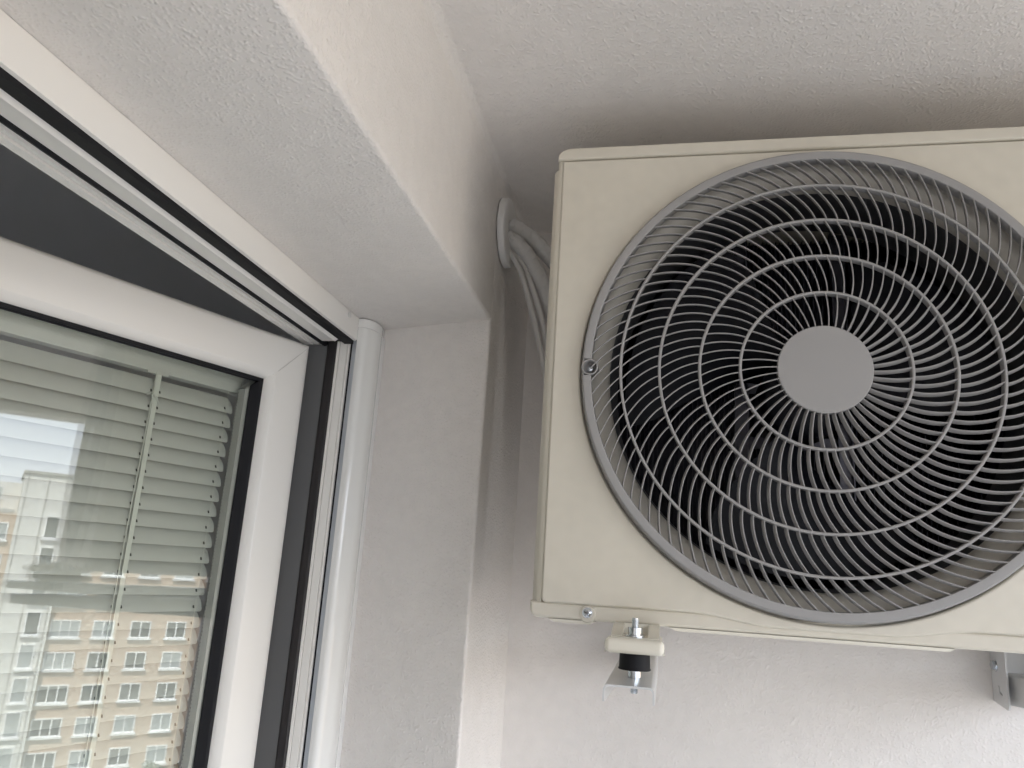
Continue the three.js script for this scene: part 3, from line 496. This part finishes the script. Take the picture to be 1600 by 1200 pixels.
// ---------------------------------------------------------------- outside: what the sash glass mirrors
const GY = -21;
struct('ground', box(-150, 350, GY - 1, GY, -250, 250), M.paving);
struct('lawn', [box(64, 78.5, GY + 0.004, GY + 0.02, -60, 40)], M.lawn);
struct('road', box(22, 29, GY + 0.004, GY + 0.006, -240, 240), M.asphalt);
struct('pavement', [box(19.5, 21.9, GY, GY + 0.12, -240, 240), box(29.1, 31.5, GY, GY + 0.12, -240, 240)], M.concrete);
{ // the block that holds this balcony: keeps the sun off it
  const o = thing('apartment_block', 'pale apartment block that the balcony belongs to', 'building', [-4, GY, 1]);
  const W = (x0, x1, y0, y1, z0, z1) => box(x0 + 4, x1 + 4, y0 - GY, y1 - GY, z0 - 1, z1 - 1);
  mesh('lower_storeys', [W(-10, 1.09, GY, -0.16, -14, 18)], M.beige, o);
  mesh('upper_storeys', [W(-10, 1.09, 2.71, 5.6, -14, 18)], M.beige, o);
  mesh('neighbour_flat', [W(-10, 0.95, -0.159, 2.709, -14, -0.91)], M.beige, o);
  mesh('neighbour_flat', [W(-10, 0.95, -0.159, 2.709, ZFAR + 0.13, 18)], M.beige, o);
  mesh('rear_flat', [W(-10, -4.11, -0.159, 2.709, -0.909, ZFAR + 0.129)], M.beige, o);
  mesh('roof', [W(-10.3, 1.4, 5.61, 5.9, -14.3, 18.3)], M.concrete, o);
}
{ // the block across the street
  const BX = 79, o = thing('apartment_block', 'beige apartment block with white stair tower mirrored in the sash glass', 'building', [BX, GY, -5]);
  const B = (x0, x1, y0, y1, z0, z1) => box(x0 - BX, x1 - BX, y0 - GY, y1 - GY, z0 + 5, z1 + 5);
  mesh('wall', [B(BX, BX + 12, GY, 4.2, -40, -4.6)], M.beige, o);
  mesh('wall', [B(BX, BX + 12, GY, 4.2, -0.55, 26)], M.beige, o);
  mesh('stair_tower', [B(BX - 0.8, BX + 11, GY, 7.7, -4.59, -0.56)], M.white, o);
  mesh('penthouse', [B(BX + 3, BX + 11, 4.21, 7.0, -0.54, 14)], M.white, o);
  mesh('tower_cap', [B(BX - 1, BX + 11.2, 7.71, 7.95, -4.75, -0.4)], M.concrete, o);
  mesh('parapet', [B(BX - 0.05, BX + 0.25, 4.21, 4.5, -40, -4.8), B(BX - 0.05, BX + 0.25, 4.21, 4.5, -0.35, 26)], M.concrete, o);
  const bars = []; for (let z = 0; z < 26; z += 0.45) bars.push(B(BX + 0.05, BX + 0.1, 4.5, 5.35, z, z + 0.05)); bars.push(B(BX + 0.04, BX + 0.11, 5.3, 5.38, -0.3, 26));
  mesh('roof_railing', bars, M.windowWhite, o);
  for (const z of [-4.3, -2.45, -0.85]) mesh('tower_joint', [B(BX - 0.84, BX - 0.8, GY, 7.7, z - 0.05, z + 0.05)], M.concrete, o);
  const winG = (w, h, n) => { const t = 0.11, l = [box(-0.10, 0.02, -h / 2, -h / 2 + t, -w / 2, w / 2), box(-0.10, 0.02, h / 2 - t, h / 2, -w / 2, w / 2)]; for (let k = 0; k <= n; k++) { const z = -w / 2 + k * (w - t) / n; l.push(box(-0.10, 0.02, -h / 2 + t, h / 2 - t, z, z + t)); } return merge(l); };
  const shapes = { a: [winG(2.35, 1.5, 3), 2.35, 1.5], b: [winG(1.75, 1.5, 2), 1.75, 1.5], s: [winG(1.15, 2.0, 1), 1.15, 2.0], p: [winG(1.4, 1.2, 1), 1.4, 1.2] };
  const paneG = {}, sillG = {}; for (const k in shapes) { const [, w, h] = shapes[k]; paneG[k] = box(-0.03, 0.01, -h / 2 + 0.1, h / 2 - 0.1, -w / 2 + 0.1, w / 2 - 0.1); sillG[k] = box(-0.28, 0.02, -h / 2 - 0.16, -h / 2 - 0.001, -w / 2 - 0.12, w / 2 + 0.12); }
  const win = (k, y, z, x = BX) => {
    const m = mesh('window', shapes[k][0], M.windowWhite, o); m.position.set(x - BX - 0.02, y - GY, z + 5);
    mesh('pane', paneG[k], rnd() < 0.5 ? M.windowGlass : M.curtain, m); if (k !== 'p') mesh('sill', sillG[k], M.windowWhite, m);
  };
  for (let r = 0; r < 10; r++) {
    const y = 2.69 - r * 2.72;
    if (y < GY + 1) continue;
    [[-5.95, 'a'], [-9.0, 'b'], [-12.1, 'b'], [-15.2, 'b'], [-18.5, 'a'], [-21.6, 'b']].forEach(([z, k]) => win(k, y, z));
    [[0.75, 'b'], [4.0, 'a'], [7.2, 'b']].forEach(([z, k]) => win(k, y - 0.1, z));
    win('s', y + 0.5, -3.35, BX - 0.8);
  }
  win('p', 6.0, 1.5, BX + 3);
}
function tree(x, z, h, label) {
  const t = thing('street_tree', label, 'tree', [x, GY, z], 'trees in front of the block across the street');
  const lim = []; const tr = tube([[0, 0, 0], [0.05, h * 0.25, 0.04], [0.0, h * 0.55, 0.1]], 0.16, 10, 8); lim.push(tr);
  for (let k = 0; k < 7; k++) { const a = k * 2.4, y = h * (0.35 + 0.05 * k); lim.push(tube([[0, y, 0], [Math.cos(a) * h * 0.12, y + h * 0.1, Math.sin(a) * h * 0.12], [Math.cos(a) * h * 0.22, y + h * 0.22, Math.sin(a) * h * 0.22]], 0.055, 6, 6)); }
  mesh('trunk', lim, M.bark, t);
  const pos = [];
  const clumps = Array.from({ length: 34 }, () => { const a = rnd() * 6.283, u = rnd() * 2 - 1, r = Math.cbrt(rnd()), s = Math.sqrt(1 - u * u); return [Math.cos(a) * s * r * h * 0.34, h * 0.64 + u * r * h * 0.34, Math.sin(a) * s * r * h * 0.34, h * (0.05 + 0.06 * rnd())]; });
  for (const [cx, cy, cz, cr] of clumps) for (let k = 0; k < 70; k++) {
    const a = rnd() * 6.283, u = rnd() * 2 - 1, r = cr * Math.cbrt(rnd()), s = Math.sqrt(1 - u * u), p = V(cx + Math.cos(a) * s * r, cy + u * r, cz + Math.sin(a) * s * r), l = 0.10 + 0.08 * rnd();
    const d1 = V(rnd() - 0.5, rnd() - 0.5, rnd() - 0.5).normalize().multiplyScalar(l), d2 = V(rnd() - 0.5, rnd() - 0.5, rnd() - 0.5).normalize().multiplyScalar(l * 0.7);
    const q = [p.clone().add(d1), p.clone().add(d2), p.clone().sub(d1), p.clone().sub(d2)];
    for (const i of [0, 1, 2, 0, 2, 3]) pos.push(q[i].x, q[i].y, q[i].z);
  }
  const g = new THREE.BufferGeometry(); g.setAttribute('position', new THREE.Float32BufferAttribute(pos, 3)); g.computeVertexNormals(); g.setAttribute('uv', new THREE.Float32BufferAttribute(new Float32Array(pos.length / 3 * 2), 2));
  mesh('crown', g, M.leaf, t);
}
tree(68, -12.6, 7.0, 'leafy tree in front of the right end of the beige block'); tree(66, -16.5, 6.0, 'rounder leafy tree farthest from the stair tower');
tree(67, -1.0, 6.8, 'leafy tree at the foot of the white stair tower'); tree(66, 3.2, 6.0, 'leafy tree beside the left wing of the beige block');

renderer.render(scene, camera);
